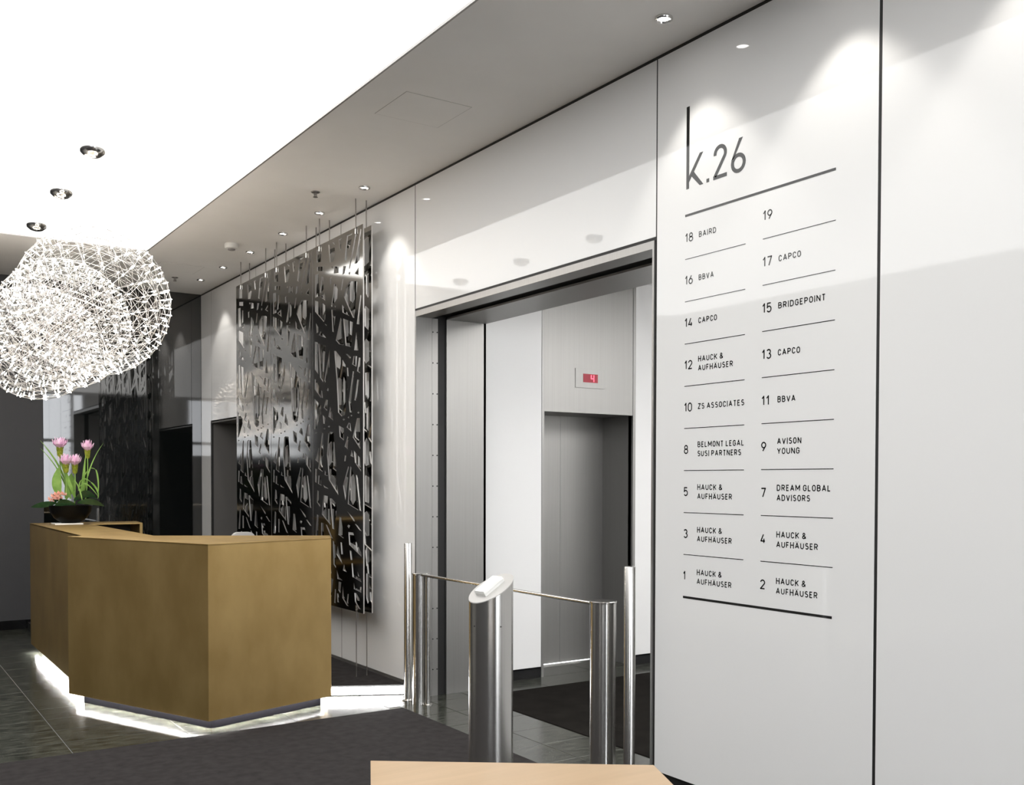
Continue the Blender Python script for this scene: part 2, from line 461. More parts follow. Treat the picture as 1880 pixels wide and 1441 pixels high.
for x0, x1, z0, z1 in ((5.262, 5.270, 2.488, 2.518), (5.262, 5.298, 2.484, 2.491), (5.290, 5.298, 2.462, 2.518)):
    sg.box(x0, x1, YW - 0.0075, YW - 0.005, z0, z1)
sg.build('floor_digit', 'digit_red', ds)

# ================================================================== RECEPTION DESK
ZB, ZT = 0.086, 1.2117
A_, B_, C_ = (1.325, 7.80), (1.92, 6.40), (2.886, 6.68)
desk = empty('reception_desk', (1.9, 8.2, 0))
tag(desk, 'angular bronze clad reception desk with glowing base strip', 'reception desk')
A2 = (1.445, 7.851); I_ = (1.88, 7.605); C2 = (2.985, 6.935)
TH = 0.022
def inset(poly, d):
    a = sum(poly[i-1][0]*poly[i][1]-poly[i][0]*poly[i-1][1] for i in range(len(poly)))
    if a < 0: poly = poly[::-1]
    n = len(poly); out = []
    for i in range(n):
        p0, p1, p2 = Vector(poly[i-1]), Vector(poly[i]), Vector(poly[(i+1) % n])
        e1 = (p1-p0).normalized(); e2 = (p2-p1).normalized()
        n1 = Vector((-e1.y, e1.x)); n2 = Vector((-e2.y, e2.x))
        m = (n1+n2) / (1 + n1.dot(n2))
        out.append(tuple(p1 + m*d))
    return out
front_poly = [A_, B_, C_, C2, I_, (1.60, 7.93)]
left_poly = [(1.435, 10.38), (1.435, 7.84), (1.60, 7.86), (1.88, 7.60), (1.88, 10.38)]
# front wing: body behind two metal faced panels
MB().prism(inset(front_poly, TH), ZB, ZT - 0.012).build('front_body', 'bronze', desk)
def slab(p, q, t, z0, z1, e0=0.0, e1=0.0):
    d = (Vector(q) - Vector(p)).normalized(); n = Vector((-d.y, d.x))
    p = Vector(p) + d*e0; q = Vector(q) - d*e1
    return MB().prism([tuple(p), tuple(q), tuple(q + n*t), tuple(p + n*t)], z0, z1)
dAB = (Vector(B_) - Vector(A_)).normalized(); nAB = Vector((-dAB.y, dAB.x))
dBC = (Vector(C_) - Vector(B_)).normalized(); nBC = Vector((-dBC.y, dBC.x))
mit = (nAB + nBC) / (1 + nAB.dot(nBC)) * TH
Bm = (B_[0] + mit.x, B_[1] + mit.y)
MB().prism([A_, B_, Bm, tuple(Vector(A_) + nAB * TH)], ZB - 0.016, ZT - 0.003).build('front_panel', 'bronze', desk, bevel=0.0015)
MB().prism([B_, C_, tuple(Vector(C_) + nBC * TH), Bm], ZB - 0.016, ZT - 0.003).build('front_panel', 'bronze', desk, bevel=0.0015)
MB().prism(front_poly, ZT - 0.012, ZT).build('worktop', 'bronze', desk, bevel=0.0015)
# left wing
MB().prism([(1.457, 10.36), (1.457, 7.95), (1.86, 7.95), (1.86, 9.97), (1.50, 10.36)], ZB, ZT - 0.012).build('wing_body', 'bronze', desk)
MB().box(1.435, 1.457, 7.88, 10.38, ZB - 0.016, ZT - 0.003).build('side_panel', 'bronze', desk, bevel=0.0015)
MB().prism([(1.435, 10.38), (1.435, 7.90), (1.62, 7.90), (1.88, 7.62), (1.88, 9.955), (2.36, 9.955), (2.40, 10.38)], ZT - 0.012, ZT).build('worktop', 'bronze', desk, bevel=0.0015)
# rear wing: open cubby under the top
MB().box(2.335, 2.36, 9.955, 10.36, ZB, ZT - 0.012).build('end_panel', 'bronze', desk)
MB().box(1.88, 2.34, 10.34, 10.36, ZB, ZT - 0.012).build('back_panel', 'black_matte', desk)
MB().box(1.86, 2.335, 9.97, 10.34, 0.72, 0.745).build('shelf', 'bronze', desk)
# plinth
pf = inset(front_poly, 0.075)
MB().prism(pf, 0.0, ZB).build('plinth', 'plinth_black', desk)
MB().box(1.50, 1.84, 7.95, 10.30, 0, ZB).box(2.32, 2.345, 9.97, 10.35, 0, ZB).build('plinth', 'black_gloss', desk)
# light strips hidden under the overhang, shining on the floor
def ledstrip(p, q, off0, off1, e0, e1):
    d = (Vector(q) - Vector(p)).normalized(); n = Vector((-d.y, d.x))
    a = Vector(p) + d*e0; b = Vector(q) - d*e1
    MB().prism([tuple(a + n*off0), tuple(b + n*off0), tuple(b + n*off1), tuple(a + n*off1)], ZB - 0.008, ZB).build('led_strip', 'led_strip', desk)
ledstrip(A_, B_, 0.030, 0.045, 0.03, 0.05)
ledstrip(B_, C_, 0.030, 0.045, 0.05, 0.03)
ledstrip((1.435, 10.32), (1.435, 7.95), 0.026, 0.045, 0.02, 0.02)

# ================================================================== CUT STEEL SCREENS
HOLES = [[(91,2985),(189,2985),(192,2870),(90,2881)],
 [(102,2844),(244,2825),(244,2785),(98,2807)],
 [(60,2783),(135,2780),(152,2591),(58,2589)],
 [(197,2748),(245,2736),(245,2630),(167,2611)],
 [(167,2581),(273,2603),(283,2533)],
 [(53,2566),(229,2518),(304,2484),(282,2380),(249,2360),(53,2473)],
 [(351,2985),(454,2953),(487,2932),(490,2887),(453,2827),(379,2833)],
 [(446,2987),(505,2967),(481,2961),(434,2987)],
 [(563,2985),(626,2985),(617,2900),(590,2890)],
 [(740,2985),(843,2985),(835,2944),(722,2786),(687,2800)],
 [(911,2985),(948,2985),(791,2709),(777,2719)],
 [(1002,2985),(1015,2977),(977,2747),(927,2731),(885,2735)],
 [(480,2786),(567,2762),(566,2716),(463,2728)],
 [(661,2755),(718,2746),(688,2693),(644,2687)],
 [(964,2695),(964,2633),(885,2660)],
 [(469,2643),(503,2634),(549,2588),(537,2516),(422,2462),(406,2476),(446,2561)],
 [(645,2657),(668,2654),(634,2567),(610,2569)],
 [(786,2614),(909,2599),(937,2584),(918,2482),(880,2312),(851,2320),(668,2511),(708,2573)],
 [(635,2454),(782,2341),(647,2386)],
 [(998,2478),(1014,2468),(974,2251),(927,2260)],
 [(412,2441),(510,2428),(463,2251),(435,2258)],
 [(72,2373),(128,2329),(127,2291),(90,2284)],
 [(180,2290),(288,2230),(298,2221),(136,2263)],
 [(608,2351),(630,2324),(662,2124),(573,2141),(505,2180)],
 [(657,2337),(851,2283),(812,2092),(705,2115)],
 [(917,2196),(955,2051),(875,2061)],
 [(378,2702),(417,2707),(410,2648),(385,2647)],
 [(417,2793),(455,2786),(445,2772),(420,2779)],
 [(767,2684),(799,2689),(809,2669),(780,2667)],
 [(476,2465),(510,2457),(496,2444)],
 [(267,2343),(325,2328),(303,2320)],
 [(50,2218),(112,2204),(122,1936),(48,1980)],
 [(126,2194),(290,2157),(241,1900),(231,1859),(163,1903)],
 [(372,2115),(364,1979),(280,1852),(255,1872)],
 [(472,2096),(503,2093),(634,2015),(703,1963),(741,1762),(691,1562),(621,1554),(551,1589),(522,1847)],
 [(710,2047),(743,2045),(815,2008),(792,2004)],
 [(862,2015),(932,2008),(916,1927),(836,1954)],
 [(968,1995),(996,1989),(986,1873),(932,1891)],
 [(732,1938),(765,1931),(765,1865),(742,1869)],
 [(850,1899),(878,1892),(814,1664),(827,1573),(786,1579),(767,1666)],
 [(938,1826),(970,1820),(912,1663),(880,1667)],
 [(44,1897),(64,1896),(160,1814),(187,1729),(41,1813)],
 [(187,1794),(208,1788),(224,1726),(200,1732)],
 [(39,1733),(185,1663),(190,1610),(65,1473),(31,1474)],
 [(291,1711),(334,1704),(316,1615),(243,1646)],
 [(382,1646),(435,1578),(445,1529),(346,1567)],
 [(221,1586),(282,1555),(267,1508),(235,1512)],
 [(929,1524),(982,1522),(991,1280),(844,1378)],
 [(763,1497),(796,1491),(819,1423),(723,1462)],
 [(566,1482),(668,1456),(667,1357),(583,1389)],
 [(203,1438),(244,1428),(212,1108),(119,1137)],
 [(741,1390),(761,1380),(744,1285),(684,1309)],
 [(827,1276),(862,1219),(801,1231)],
 [(136,1317),(120,1187),(52,1211)],
 [(688,1237),(715,1234),(701,1191),(674,1191)],
 [(956,1576),(981,1566),(956,1558),(934,1568)],
 [(766,1548),(789,1539),(766,1531),(743,1540)],
 [(668,1535),(694,1525),(667,1518),(641,1527)],
 [(357,1491),(382,1482),(357,1474),(332,1484)],
 [(263,1478),(289,1469),(263,1461),(238,1470)],
 [(66,1450),(92,1441),(65,1433),(39,1442)],
 [(336,1805),(357,1790),(336,1775),(314,1787)],
 [(821,1558),(840,1550),(821,1544),(801,1552)],
 [(53,1137),(91,1130),(80,1015),(43,1023)],
 [(122,1079),(160,1073),(192,991),(112,1007)],
 [(267,1119),(326,1073),(258,1083)],
 [(228,998),(346,966),(251,977)],
 [(754,1150),(778,1139),(698,877),(648,996)],
 [(798,1148),(813,1143),(882,1058),(952,801),(744,849)],
 [(906,1081),(939,1073),(1011,797),(978,802)],
 [(99,953),(136,941),(158,811),(83,850)],
 [(235,913),(342,904),(363,850),(386,666),(194,751)],
 [(373,887),(413,887),(526,840),(463,632),(427,639)],
 [(733,790),(872,732),(883,712),(859,716)],
 [(883,693),(917,694),(1014,641),(977,647)],
 [(576,739),(615,734),(656,568),(550,594)],
 [(279,669),(313,664),(437,554),(395,564)],
 [(88,747),(126,736),(105,541),(48,540)],
 [(181,679),(232,677),(231,555),(180,553)],
 [(755,684),(788,676),(767,653),(734,669)],
 [(755,624),(851,623),(887,573),(1004,476),(1011,441),(774,522)],
 [(782,479),(823,475),(839,405),(802,404)],
 [(596,535),(635,531),(647,439),(613,438)],
 [(539,503),(565,446),(633,360),(509,432)],
 [(817,378),(845,380),(864,287),(990,267),(1010,242),(838,271)],
 [(934,323),(969,280),(944,287)],
 [(668,362),(697,318),(722,300),(642,309)],
 [(516,304),(563,248),(636,226),(529,231)],
 [(864,228),(880,189),(981,178),(986,203),(1010,205),(1006,160),(863,177)],
 [(499,144),(491,28),(565,28),(565,28),(462,28),(476,142)],
 [(558,211),(609,208),(591,118),(549,141)],
 [(641,181),(661,100),(759,30),(722,30),(629,86)],
 [(740,126),(760,128),(748,45),(724,61)],
 [(874,148),(910,147),(969,112),(993,30),(958,30),(884,79)],
 [(521,112),(556,110),(566,41),(530,41)],
 [(46,495),(157,521),(239,363),(101,273)],
 [(255,497),(355,513),(403,265),(304,302)],
 [(71,212),(127,247),(236,123),(153,76)],
 [(289,247),(445,220),(400,75),(310,93)],
 [(70,34),(208,36),(235,30),(56,30)],
 [(436,540),(488,522),(498,317),(449,345)],
 [(343,1428),(372,1438),(455,1431),(482,1299),(509,1143),(514,1056),(552,917),(351,1042),(321,1208),(310,1251)],
 [(864,1275),(986,1211),(1006,1106),(890,1174)]]
SW, SH, ST = 1.0, 3.015, 0.010
random.seed(21)
BACK = []                                   # the back layer is cut more openly: tall shards between slanting bars
rows_v = [40, 330, 560, 820, 1120, 1390, 1640, 1920, 2180, 2430, 2690, 2975]
def lean(u, v): return u + 0.05 * (v - 1500) * math.sin(u / 140.0)
for i in range(len(rows_v) - 1):
    cols = [30] + sorted(150 * k + random.uniform(-45, 45) for k in range(1, 7)) + [1015]
    for j in range(len(cols) - 1):
        u0, u1 = cols[j] + 16, cols[j + 1] - 16
        if u1 - u0 < 30: continue
        v0, v1 = rows_v[i] + 16 + random.uniform(0, 25), rows_v[i + 1] - 16 - random.uniform(0, 25)
        s0 = random.uniform(0.1, 0.9); s1 = random.uniform(0.1, 0.9)
        BACK.append([(u0, v0 + 40 * random.random()), (u0 + (u1 - u0) * s0, v0), (u1, v0 + 50 * random.random()), (u1, v1 - 50 * random.random()), (u0 + (u1 - u0) * s1, v1), (u0, v1 - 40 * random.random())])
def screen_mesh(HOLES):
    k = SW / 1.045
    outer = [(0, 0), (SW, 0), (SW, SH), (0, SH)]
    loops = [outer] + [[(u * k / 1000.0, v / 1000.0) for u, v in h] for h in HOLES]
    flat = [p for l in loops for p in l]
    tri = tessellate_polygon([[Vector((u, v, 0)) for u, v in l] for l in loops])
    n = len(flat)
    # local: panel spans +Y from its near edge; u runs from the far edge to the near one
    vs = [(-ST / 2, SW - u, v) for u, v in flat] + [(ST / 2, SW - u, v) for u, v in flat]
    fs = []; mi = []
    for t in tri:
        fs += [tuple(t), tuple(i + n for i in t)[::-1]]; mi += [0, 0]
    b = 0
    for l in loops:
        m = len(l)
        for i in range(m):
            j = (i + 1) % m
            fs.append((b + i, b + j, b + j + n, b + i + n)); mi.append(1)
        b += m
    me = bpy.data.meshes.new('plate')
    me.from_pydata(vs, [], fs)
    me.materials.append(MATS['screen_steel']); me.materials.append(MATS['screen_edge'])
    me.polygons.foreach_set('material_index', mi)
    bm = bmesh.new(); bm.from_mesh(me); bmesh.ops.recalc_face_normals(bm, faces=bm.faces); bm.to_mesh(me); bm.free()
    return me
plate_me = screen_mesh(HOLES); back_me = screen_mesh(BACK)
SZ = 0.585
rod_top = MB().tube((0, 0, SZ + SH - 0.03), (0, 0, ZC), 0.005, 8).mesh('rod', 'rod', smooth=True)
rod_low = MB().tube((0, 0, 0.074), (0, 0, SZ + 0.03), 0.004, 8).mesh('cable', 'rod', smooth=True)
clamp_me = MB().tube((0, 0, -0.02), (0, 0, 0.02), 0.009, 10).mesh('clamp', 'steel_cap', smooth=True)
sl = {0: 'next to the lift portal', 1: 'in the middle of the row', 2: 'next to the black glass wall'}
for row, X in ((0, 3.34), (1, 3.412)):
    for k in range(3):
        t = empty('cut_screen', (X, 7.10 + 1.008 * k, 0))
        link_mesh('plate', back_me if row else plate_me, t, (0, 0, SZ))
        xo = -0.009 if row == 0 else 0.009
        for dy_ in (0.12, 0.84):
            link_mesh('rod', rod_top, t, (xo, dy_, 0)); link_mesh('cable', rod_low, t, (xo, dy_, 0))
            link_mesh('clamp', clamp_me, t, (xo, dy_, SZ + SH - 0.035)); link_mesh('clamp', clamp_me, t, (xo, dy_, SZ + 0.035))
        tag(t, ('laser cut steel screen of the front layer, ' if row == 0 else 'laser cut steel screen of the back layer, ') + sl[k], 'screen', 'laser cut screens hung before the white wall')

# ================================================================== GATE POSTS
def post(name, x, y, r, h, label, cat='post', flange=0.0, capr=0.0):
    t = empty(name, (x, y, 0))
    MB().lathe([(r, 0.0), (r, h - 0.012 if capr else h - 0.003), (r - 0.002, h - (0.010 if capr else 0.0))], 40, (x, y, 0)).build('column', 'steel', t, smooth=True)
    if capr:
        MB().lathe([(capr - 0.002, h - 0.011), (capr, h - 0.009), (capr, h - 0.002), (capr - 0.002, h)], 40, (x, y, 0)).build('cap', 'steel_cap', t, smooth=True)
    if flange:
        MB().lathe([(flange, 0.0), (flange, 0.006), (r + 0.004, 0.012), (r, 0.012)], 32, (x, y, 0)).build('flange', 'steel_cap', t, smooth=True)
    tag(t, label, cat)
    return t
GX = 3.450
post('slim_post', 3.435, 6.547, 0.0285, 1.161, 'slim tall brushed steel post at the lit step by the white wall', flange=0.05)
post('gate_post', GX, 6.395, 0.053, 0.951, 'brushed steel gate post with a thin latch rod, receiving the barrier bar', flange=0.0, capr=0.056)
lt = [o for o in S.objects if o.name.startswith('gate_post')][0]
MB().lathe([(0.035, 0), (0.035, 0.006), (0.018, 0.01), (0.018, 0.951), (0.016, 0.953)], 20, (3.478, 6.325, 0)).build('latch_rod', 'steel', lt, smooth=True)
g = post('barrier_post', GX, 4.283, 0.072, 0.963, 'thick brushed steel barrier post carrying a slim horizontal bar', 'barrier', flange=0.0, capr=0.075)
MB().tube((GX - 0.01, 4.283 + 0.07, 0.942), (GX - 0.01, 6.33, 0.942), 0.0105, 12).build('barrier_bar', 'steel_cap', g, smooth=True)
MB().lathe([(0.014, 0.93), (0.014, 0.954)], 12, (GX - 0.01, 4.283 + 0.072, 0)).build('bar_hinge', 'black_matte', g, smooth=True)
post('slim_post', GX, 4.058, 0.031, 1.168, 'slim tall brushed steel post beside the thick barrier post', flange=0.05)

# card reader pillar with slanted head
pc = (2.412, 3.796); PR = 0.1
pil = empty('reader_pillar', (pc[0], pc[1], 0))
tag(pil, 'stout brushed steel pillar with slanted top carrying a white card reader', 'pillar')
fwd = Vector((math.sin(YAW), math.cos(YAW))); rgt = Vector((math.cos(YAW), -math.sin(YAW)))
grad = rgt * 0.45 + fwd * 0.375
ZP = 1.138
seg = 64
m = MB(); vs = []
for lvl in (0, 1):
    for k in range(seg):
        c, s_ = math.cos(2*PI*k/seg), math.sin(2*PI*k/seg)
        z = 0 if lvl == 0 else ZP - 0.004 + PR * (grad.x*c + grad.y*s_)
        vs.append((pc[0] + PR*c, pc[1] + PR*s_, z))
m.add(vs, [(k, (k+1) % seg, (k+1) % seg + seg, k + seg) for k in range(seg)] + [tuple(range(seg))[::-1], tuple(range(seg, 2*seg))])
m.build('column', 'steel', pil, smooth=True)
m = MB(); vs = []
for dz in (-0.004, 0.0):
    for k in range(seg):
        c, s_ = math.cos(2*PI*k/seg), math.sin(2*PI*k/seg)
        vs.append((pc[0] + (PR + 0.001)*c, pc[1] + (PR + 0.001)*s_, ZP + dz + PR * (grad.x*c + grad.y*s_)))
m.add(vs, [(k, (k+1) % seg, (k+1) % seg + seg, k + seg) for k in range(seg)] + [tuple(range(seg))[::-1], tuple(range(seg, 2*seg))])
m.build('slanted_cap', 'cap_satin', pil, smooth=True)
nrm = Vector((-grad.x, -grad.y, 1)).normalized()
g3 = Vector((grad.x, grad.y, grad.length**2)).normalized()
ax = (Vector((rgt.x, rgt.y, grad.dot(rgt))).normalized() * 0.9 + Vector((fwd.x, fwd.y, grad.dot(fwd))).normalized() * 0.75).normalized()
ay = nrm.cross(ax)
rc = Vector((pc[0], pc[1], ZP)) - ax * 0.004
def obox(mb, c, hx, hy, z0, z1, taper=0.0):
    vs = []
    for z, t_ in ((z0, 0), (z1, taper)):
        for sx, sy in ((-1, -1), (1, -1), (1, 1), (-1, 1)):
            vs.append(c + ax*sx*(hx - t_) + ay*sy*(hy - t_) + nrm*z)
    return mb.add(vs, [(0, 3, 2, 1), (4, 5, 6, 7)] + [(k, (k+1) % 4, (k+1) % 4 + 4, k + 4) for k in range(4)])
rd = obox(MB(), rc, 0.062, 0.034, 0.0, 0.013).build('reader_base', 'reader_white', pil)
obox(MB(), rc, 0.064, 0.036, 0.0145, 0.026, 0.003).build('reader_cover', 'reader_white', pil)
obox(MB(), rc, 0.060, 0.032, 0.012, 0.016).build('reader_seam', 'hatch_line', pil)
for lat in (-0.072, 0.045):
    q = Vector((pc[0], pc[1], 0)) + Vector((rgt.x, rgt.y, 0))*lat - Vector((fwd.x, fwd.y, 0))*math.sqrt(PR*PR - lat*lat)
    o_ = (q - Vector((pc[0], pc[1], 0))).normalized()
    MB().tube(q + Vector((0, 0, 0.975)) - o_*0.002, q + Vector((0, 0, 0.975)) + o_*0.0012, 0.0032, 10).build('screw', 'black_matte', pil)

# ================================================================== MAPLE TABLE
T0, T1 = (1.362, 2.849), (2.076, 2.324)
sd = Vector((-0.43, -0.903)).normalized() * 0.72
T2 = (T1[0] + sd.x, T1[1] + sd.y); T3 = (T0[0] + sd.x, T0[1] + sd.y)
tb = empty('side_table', (1.57, 2.26, 0))
tag(tb, 'plain light maple table standing on the entrance carpet before the reader pillar', 'table')
MB().prism([T0, T1, T2, T3], 0.712, 0.74).build('table_top', 'maple', tb, bevel=0.002)
fi = inset([T0, T1, T2, T3], 0.07)
MB().prism(fi, 0.65, 0.712).build('apron', 'dark_leg', tb)
for x, y in inset([T0, T1, T2, T3], 0.08):
    MB().lathe([(0.02, 0.0055), (0.02, 0.66)], 16, (x, y, 0)).build('leg', 'dark_leg', tb, smooth=True)

# ================================================================== DOWNLIGHTS AND CEILING FITTINGS
dl = empty('downlight', (0, 0, 0))
MB().lathe([(0.033, -0.012), (0.040, -0.013), (0.043, -0.008), (0.043, 0.0), (0.028, 0.0), (0.033, -0.012)], 32, cap=False).build('trim_ring', 'steel_cap', dl, smooth=True)
MB().lathe([(0.029, -0.0035), (0.029, -0.001)], 32).build('lamp_face', 'lamp_white', dl)
spot = bpy.data.lights.new('downlight_beam', 'SPOT')
spot.energy = DOWNLIGHT_W; spot.spot_size = math.radians(84); spot.spot_blend = 0.4; spot.shadow_soft_size = 0.03; spot.color = (1.0, 0.96, 0.90)
bo = bpy.data.objects.new('downlight_beam', spot); COL.objects.link(bo); bo.parent = dl; bo.location = (0, 0, -0.018)
first = True
where = ((3.60, 'over the directory lettering'), (6.90, 'over the near end of the cut screens'), (7.757, 'second over the cut screens'), (8.588, 'third over the cut screens'),
         (9.454, 'fourth over the cut screens'), (10.285, 'just past the cut screens'), (11.068, 'beside the black glass wall'),
         (2.73, 'over the edge of the directory panel'), (1.87, 'one panel before the directory'))
for y, wh in where:
    o = dl if first else copy_tree(dl)
    first = False
    o.location = (3.255, y, ZC)
    tag(o, 'small recessed steel downlight ' + wh, 'downlight', 'downlights along the white wall')
    if y < 3:                                # above the frame: their pools of light show on the wall at the right
        o.name = 'downlight_offscreen'
        for c_ in [x for x in S.objects if x.parent == o]:
            if c_.name.startswith('downlight_beam'): c_.name = 'downlight_beam_offscreen'
            if c_.name.startswith('lamp_face'): c_.name = 'lamp_face_offscreen'

sm = empty('smoke_detector', (3.0, 9.229, ZC))
MB().lathe([(0.045, -0.05), (0.06, -0.045), (0.062, -0.012), (0.055, 0.0)][::1], 32, (3.0, 9.229, ZC)).build('housing', 'reader_white', sm, smooth=True)
MB().lathe([(0.030, -0.062), (0.034, -0.060), (0.034, -0.048)], 24, (3.0, 9.229, ZC)).build('sensor', 'hatch_line', sm, smooth=True)
tag(sm, 'round white smoke detector on the plaster ceiling strip', 'smoke detector')
def sprinkler(x, y, label):
    t = empty('sprinkler', (x, y, ZC))
    MB().lathe([(0.032, -0.006), (0.034, 0.0)], 24, (x, y, ZC)).build('rosette', 'rod', t, smooth=True)
    MB().lathe([(0.011, -0.035), (0.011, -0.004)], 12, (x, y, ZC)).build('body', 'rod', t, smooth=True)
    MB().lathe([(0.018, -0.042), (0.018, -0.039)], 16, (x, y, ZC)).build('deflector', 'rod', t, smooth=True)
    for a in range(4):
        MB().tube((x + 0.009*math.cos(a*PI/2), y + 0.009*math.sin(a*PI/2), ZC - 0.041), (x + 0.012*math.cos(a*PI/2), y + 0.012*math.sin(a*PI/2), ZC - 0.02), 0.0016, 6).build('arm', 'rod', t)
    tag(t, label, 'sprinkler')
sprinkler(2.998, 7.223, 'dark sprinkler head on the ceiling between smoke detector and square hatch')
sprinkler(2.986, 11.103, 'dark sprinkler head on the ceiling near the black glass wall')

# ================================================================== CHANDELIERS
def geodesic(freq):
    t = (1 + 5 ** 0.5) / 2
    V = [Vector(p).normalized() for p in ((-1, t, 0), (1, t, 0), (-1, -t, 0), (1, -t, 0), (0, -1, t), (0, 1, t), (0, -1, -t), (0, 1, -t), (t, 0, -1), (t, 0, 1), (-t, 0, -1), (-t, 0, 1))]
    F = [(0,11,5),(0,5,1),(0,1,7),(0,7,10),(0,10,11),(1,5,9),(5,11,4),(11,10,2),(10,7,6),(7,1,8),(3,9,4),(3,4,2),(3,2,6),(3,6,8),(3,8,9),(4,9,5),(2,4,11),(6,2,10),(8,6,7),(9,8,1)]
    idx = {}; pts = []; edges = set()
    def gp(p):
        k = (round(p.x, 4), round(p.y, 4), round(p.z, 4))
        if k not in idx:
            idx[k] = len(pts); pts.append(p)
        return idx[k]
    for a, b, c in F:
        grid = {}
        for i in range(freq + 1):
            for j in range(freq + 1 - i):
                grid[i, j] = gp(((V[a]*(freq-i-j) + V[b]*i + V[c]*j)/freq).normalized())
        for i in range(freq):
            for j in range(freq - i):
                for e in (((i, j), (i+1, j)), ((i, j), (i, j+1)), ((i+1, j), (i, j+1))):
                    p, q = grid[e[0]], grid[e[1]]
                    edges.add((min(p, q), max(p, q)))
    return pts, edges
gp_, ge_ = geodesic(5)
rotm = Matrix.Rotation(0.4, 3, 'X') @ Matrix.Rotation(0.3, 3, 'Y')
gp_ = [rotm @ p for p in gp_]
ch = empty('chandelier', (0, 0, 0))
CR, CZ = 0.495, -1.02
ctr = Vector((0, 0, CZ))
MB().lathe([(0.015, -0.062), (0.05, -0.052), (0.078, -0.03), (0.086, -0.004), (0.086, 0.012)], 36).build('canopy', 'steel_cap', ch, smooth=True, angle=60)
MB().tube((0, 0, -0.06), (0, 0, CZ + CR), 0.0022, 6).build('cable', 'wire_steel', ch)
for nm, rr, tr in (('outer_lattice', CR, 0.0018), ('inner_lattice', CR * 0.86, 0.0013)):
    m = MB()
    for a, b in ge_:
        m.tube(ctr + gp_[a]*rr, ctr + gp_[b]*rr, tr, 4)
    m.build(nm, 'wire_steel', ch)
m = MB()
adj = {}
for a, b in ge_:
    adj.setdefault(a, []).append(b); adj.setdefault(b, []).append(a)
for a in adj:
    m.tube(ctr + gp_[a]*CR, ctr + gp_[a]*CR*0.86, 0.0016, 4)
m.build('lattice_struts', 'wire_steel', ch)['kind'] = 'stuff'
bulb_me = MB().lathe([(0.0015, -0.018), (0.0034, -0.013), (0.0042, -0.003), (0.0035, 0.008), (0.0022, 0.017), (0.001, 0.020)], 8).mesh('led_bulb', 'bulb', smooth=True)
for p in gp_:
    rot = (-p).to_track_quat('Z', 'Y').to_euler()
    link_mesh('led_bulb', bulb_me, ch, ctr + p * (CR * 0.975), rot)
first = True
for y, wh in ((7.16, 'the one nearest the desk corner'), (8.33, 'middle one of the three in a row'), (9.53, 'closest to the black glass wall')):
    o = ch if first else copy_tree(ch)
    first = False
    o.location = (1.39, y, ZC + 0.012)
    tag(o, 'spherical wire lattice chandelier, ' + wh, 'chandelier', 'lattice sphere chandeliers over the desk')

# ================================================================== FLOWERS ON THE DESK
FX, FY = 1.715, 9.93
sa = MB().box(FX - 0.15, FX + 0.09, FY - 0.11, FY + 0.11, ZT, ZT + 0.014).build('white_tray', 'reader_white', origin=(FX, FY, ZT), bevel=0.003)
tag(sa, 'flat white tray under the black flower bowl', 'tray')
fb = empty('flower_bowl', (FX, FY, ZT + 0.014))
tag(fb, 'black bowl planted with pink curcuma flowers and grass blades', 'flower bowl')
Z0 = ZT + 0.014
MB().lathe([(0.075, 0.0), (0.085, 0.004), (0.14, 0.045), (0.175, 0.10), (0.185, 0.155), (0.188, 0.16), (0.180, 0.158), (0.168, 0.12), (0.10, 0.11)], 40, (FX, FY, Z0)).build('bowl', 'bowl_black', fb, smooth=True, angle=60)
MB().lathe([(0.17, 0.118), (0.16, 0.135), (0.08, 0.15), (0.01, 0.152)], 24, (FX, FY, Z0)).build('soil', 'mat_dark', fb, smooth=True)
R3 = Vector((rgt.x, rgt.y, 0)); F3 = Vector((fwd.x, fwd.y, 0)); U3 = Vector((0, 0, 1))
PXM = 9.22 / FPX          # metres for one photograph pixel at the bowl
def fp(px, py_, dep=0.0):  # position inside the bouquet: sideways / height in bowl units, depth offset
    return Vector((FX, FY, ZT)) + R3 * ((px - 128.5) * PXM) + U3 * ((962 - py_) * PXM) + F3 * dep
def ribbon(mb, pts, ws, side):
    n = len(pts)
    vs = []
    for p, w_ in zip(pts, ws):
        s_ = side.normalized()
        vs += [p - s_*w_, p + s_*w_ , p + F3*0.0012 - s_*w_, p + F3*0.0012 + s_*w_]
    fs = []
    for i in range(n - 1):
        a = i*4; b = a + 4
        fs += [(a, a+1, b+1, b), (a+2, b+2, b+3, a+3), (a, b, b+2, a+2), (a+1, a+3, b+3, b+1)]
    fs += [(0, 2, 3, 1), (n*4-4, n*4-3, n*4-1, n*4-2)]
    return mb.add(vs, fs)
def bez(p0, p1, p2, n=9):
    return [p0*(1-t)**2 + p1*2*t*(1-t) + p2*t*t for t in [k/n for k in range(n+1)]]
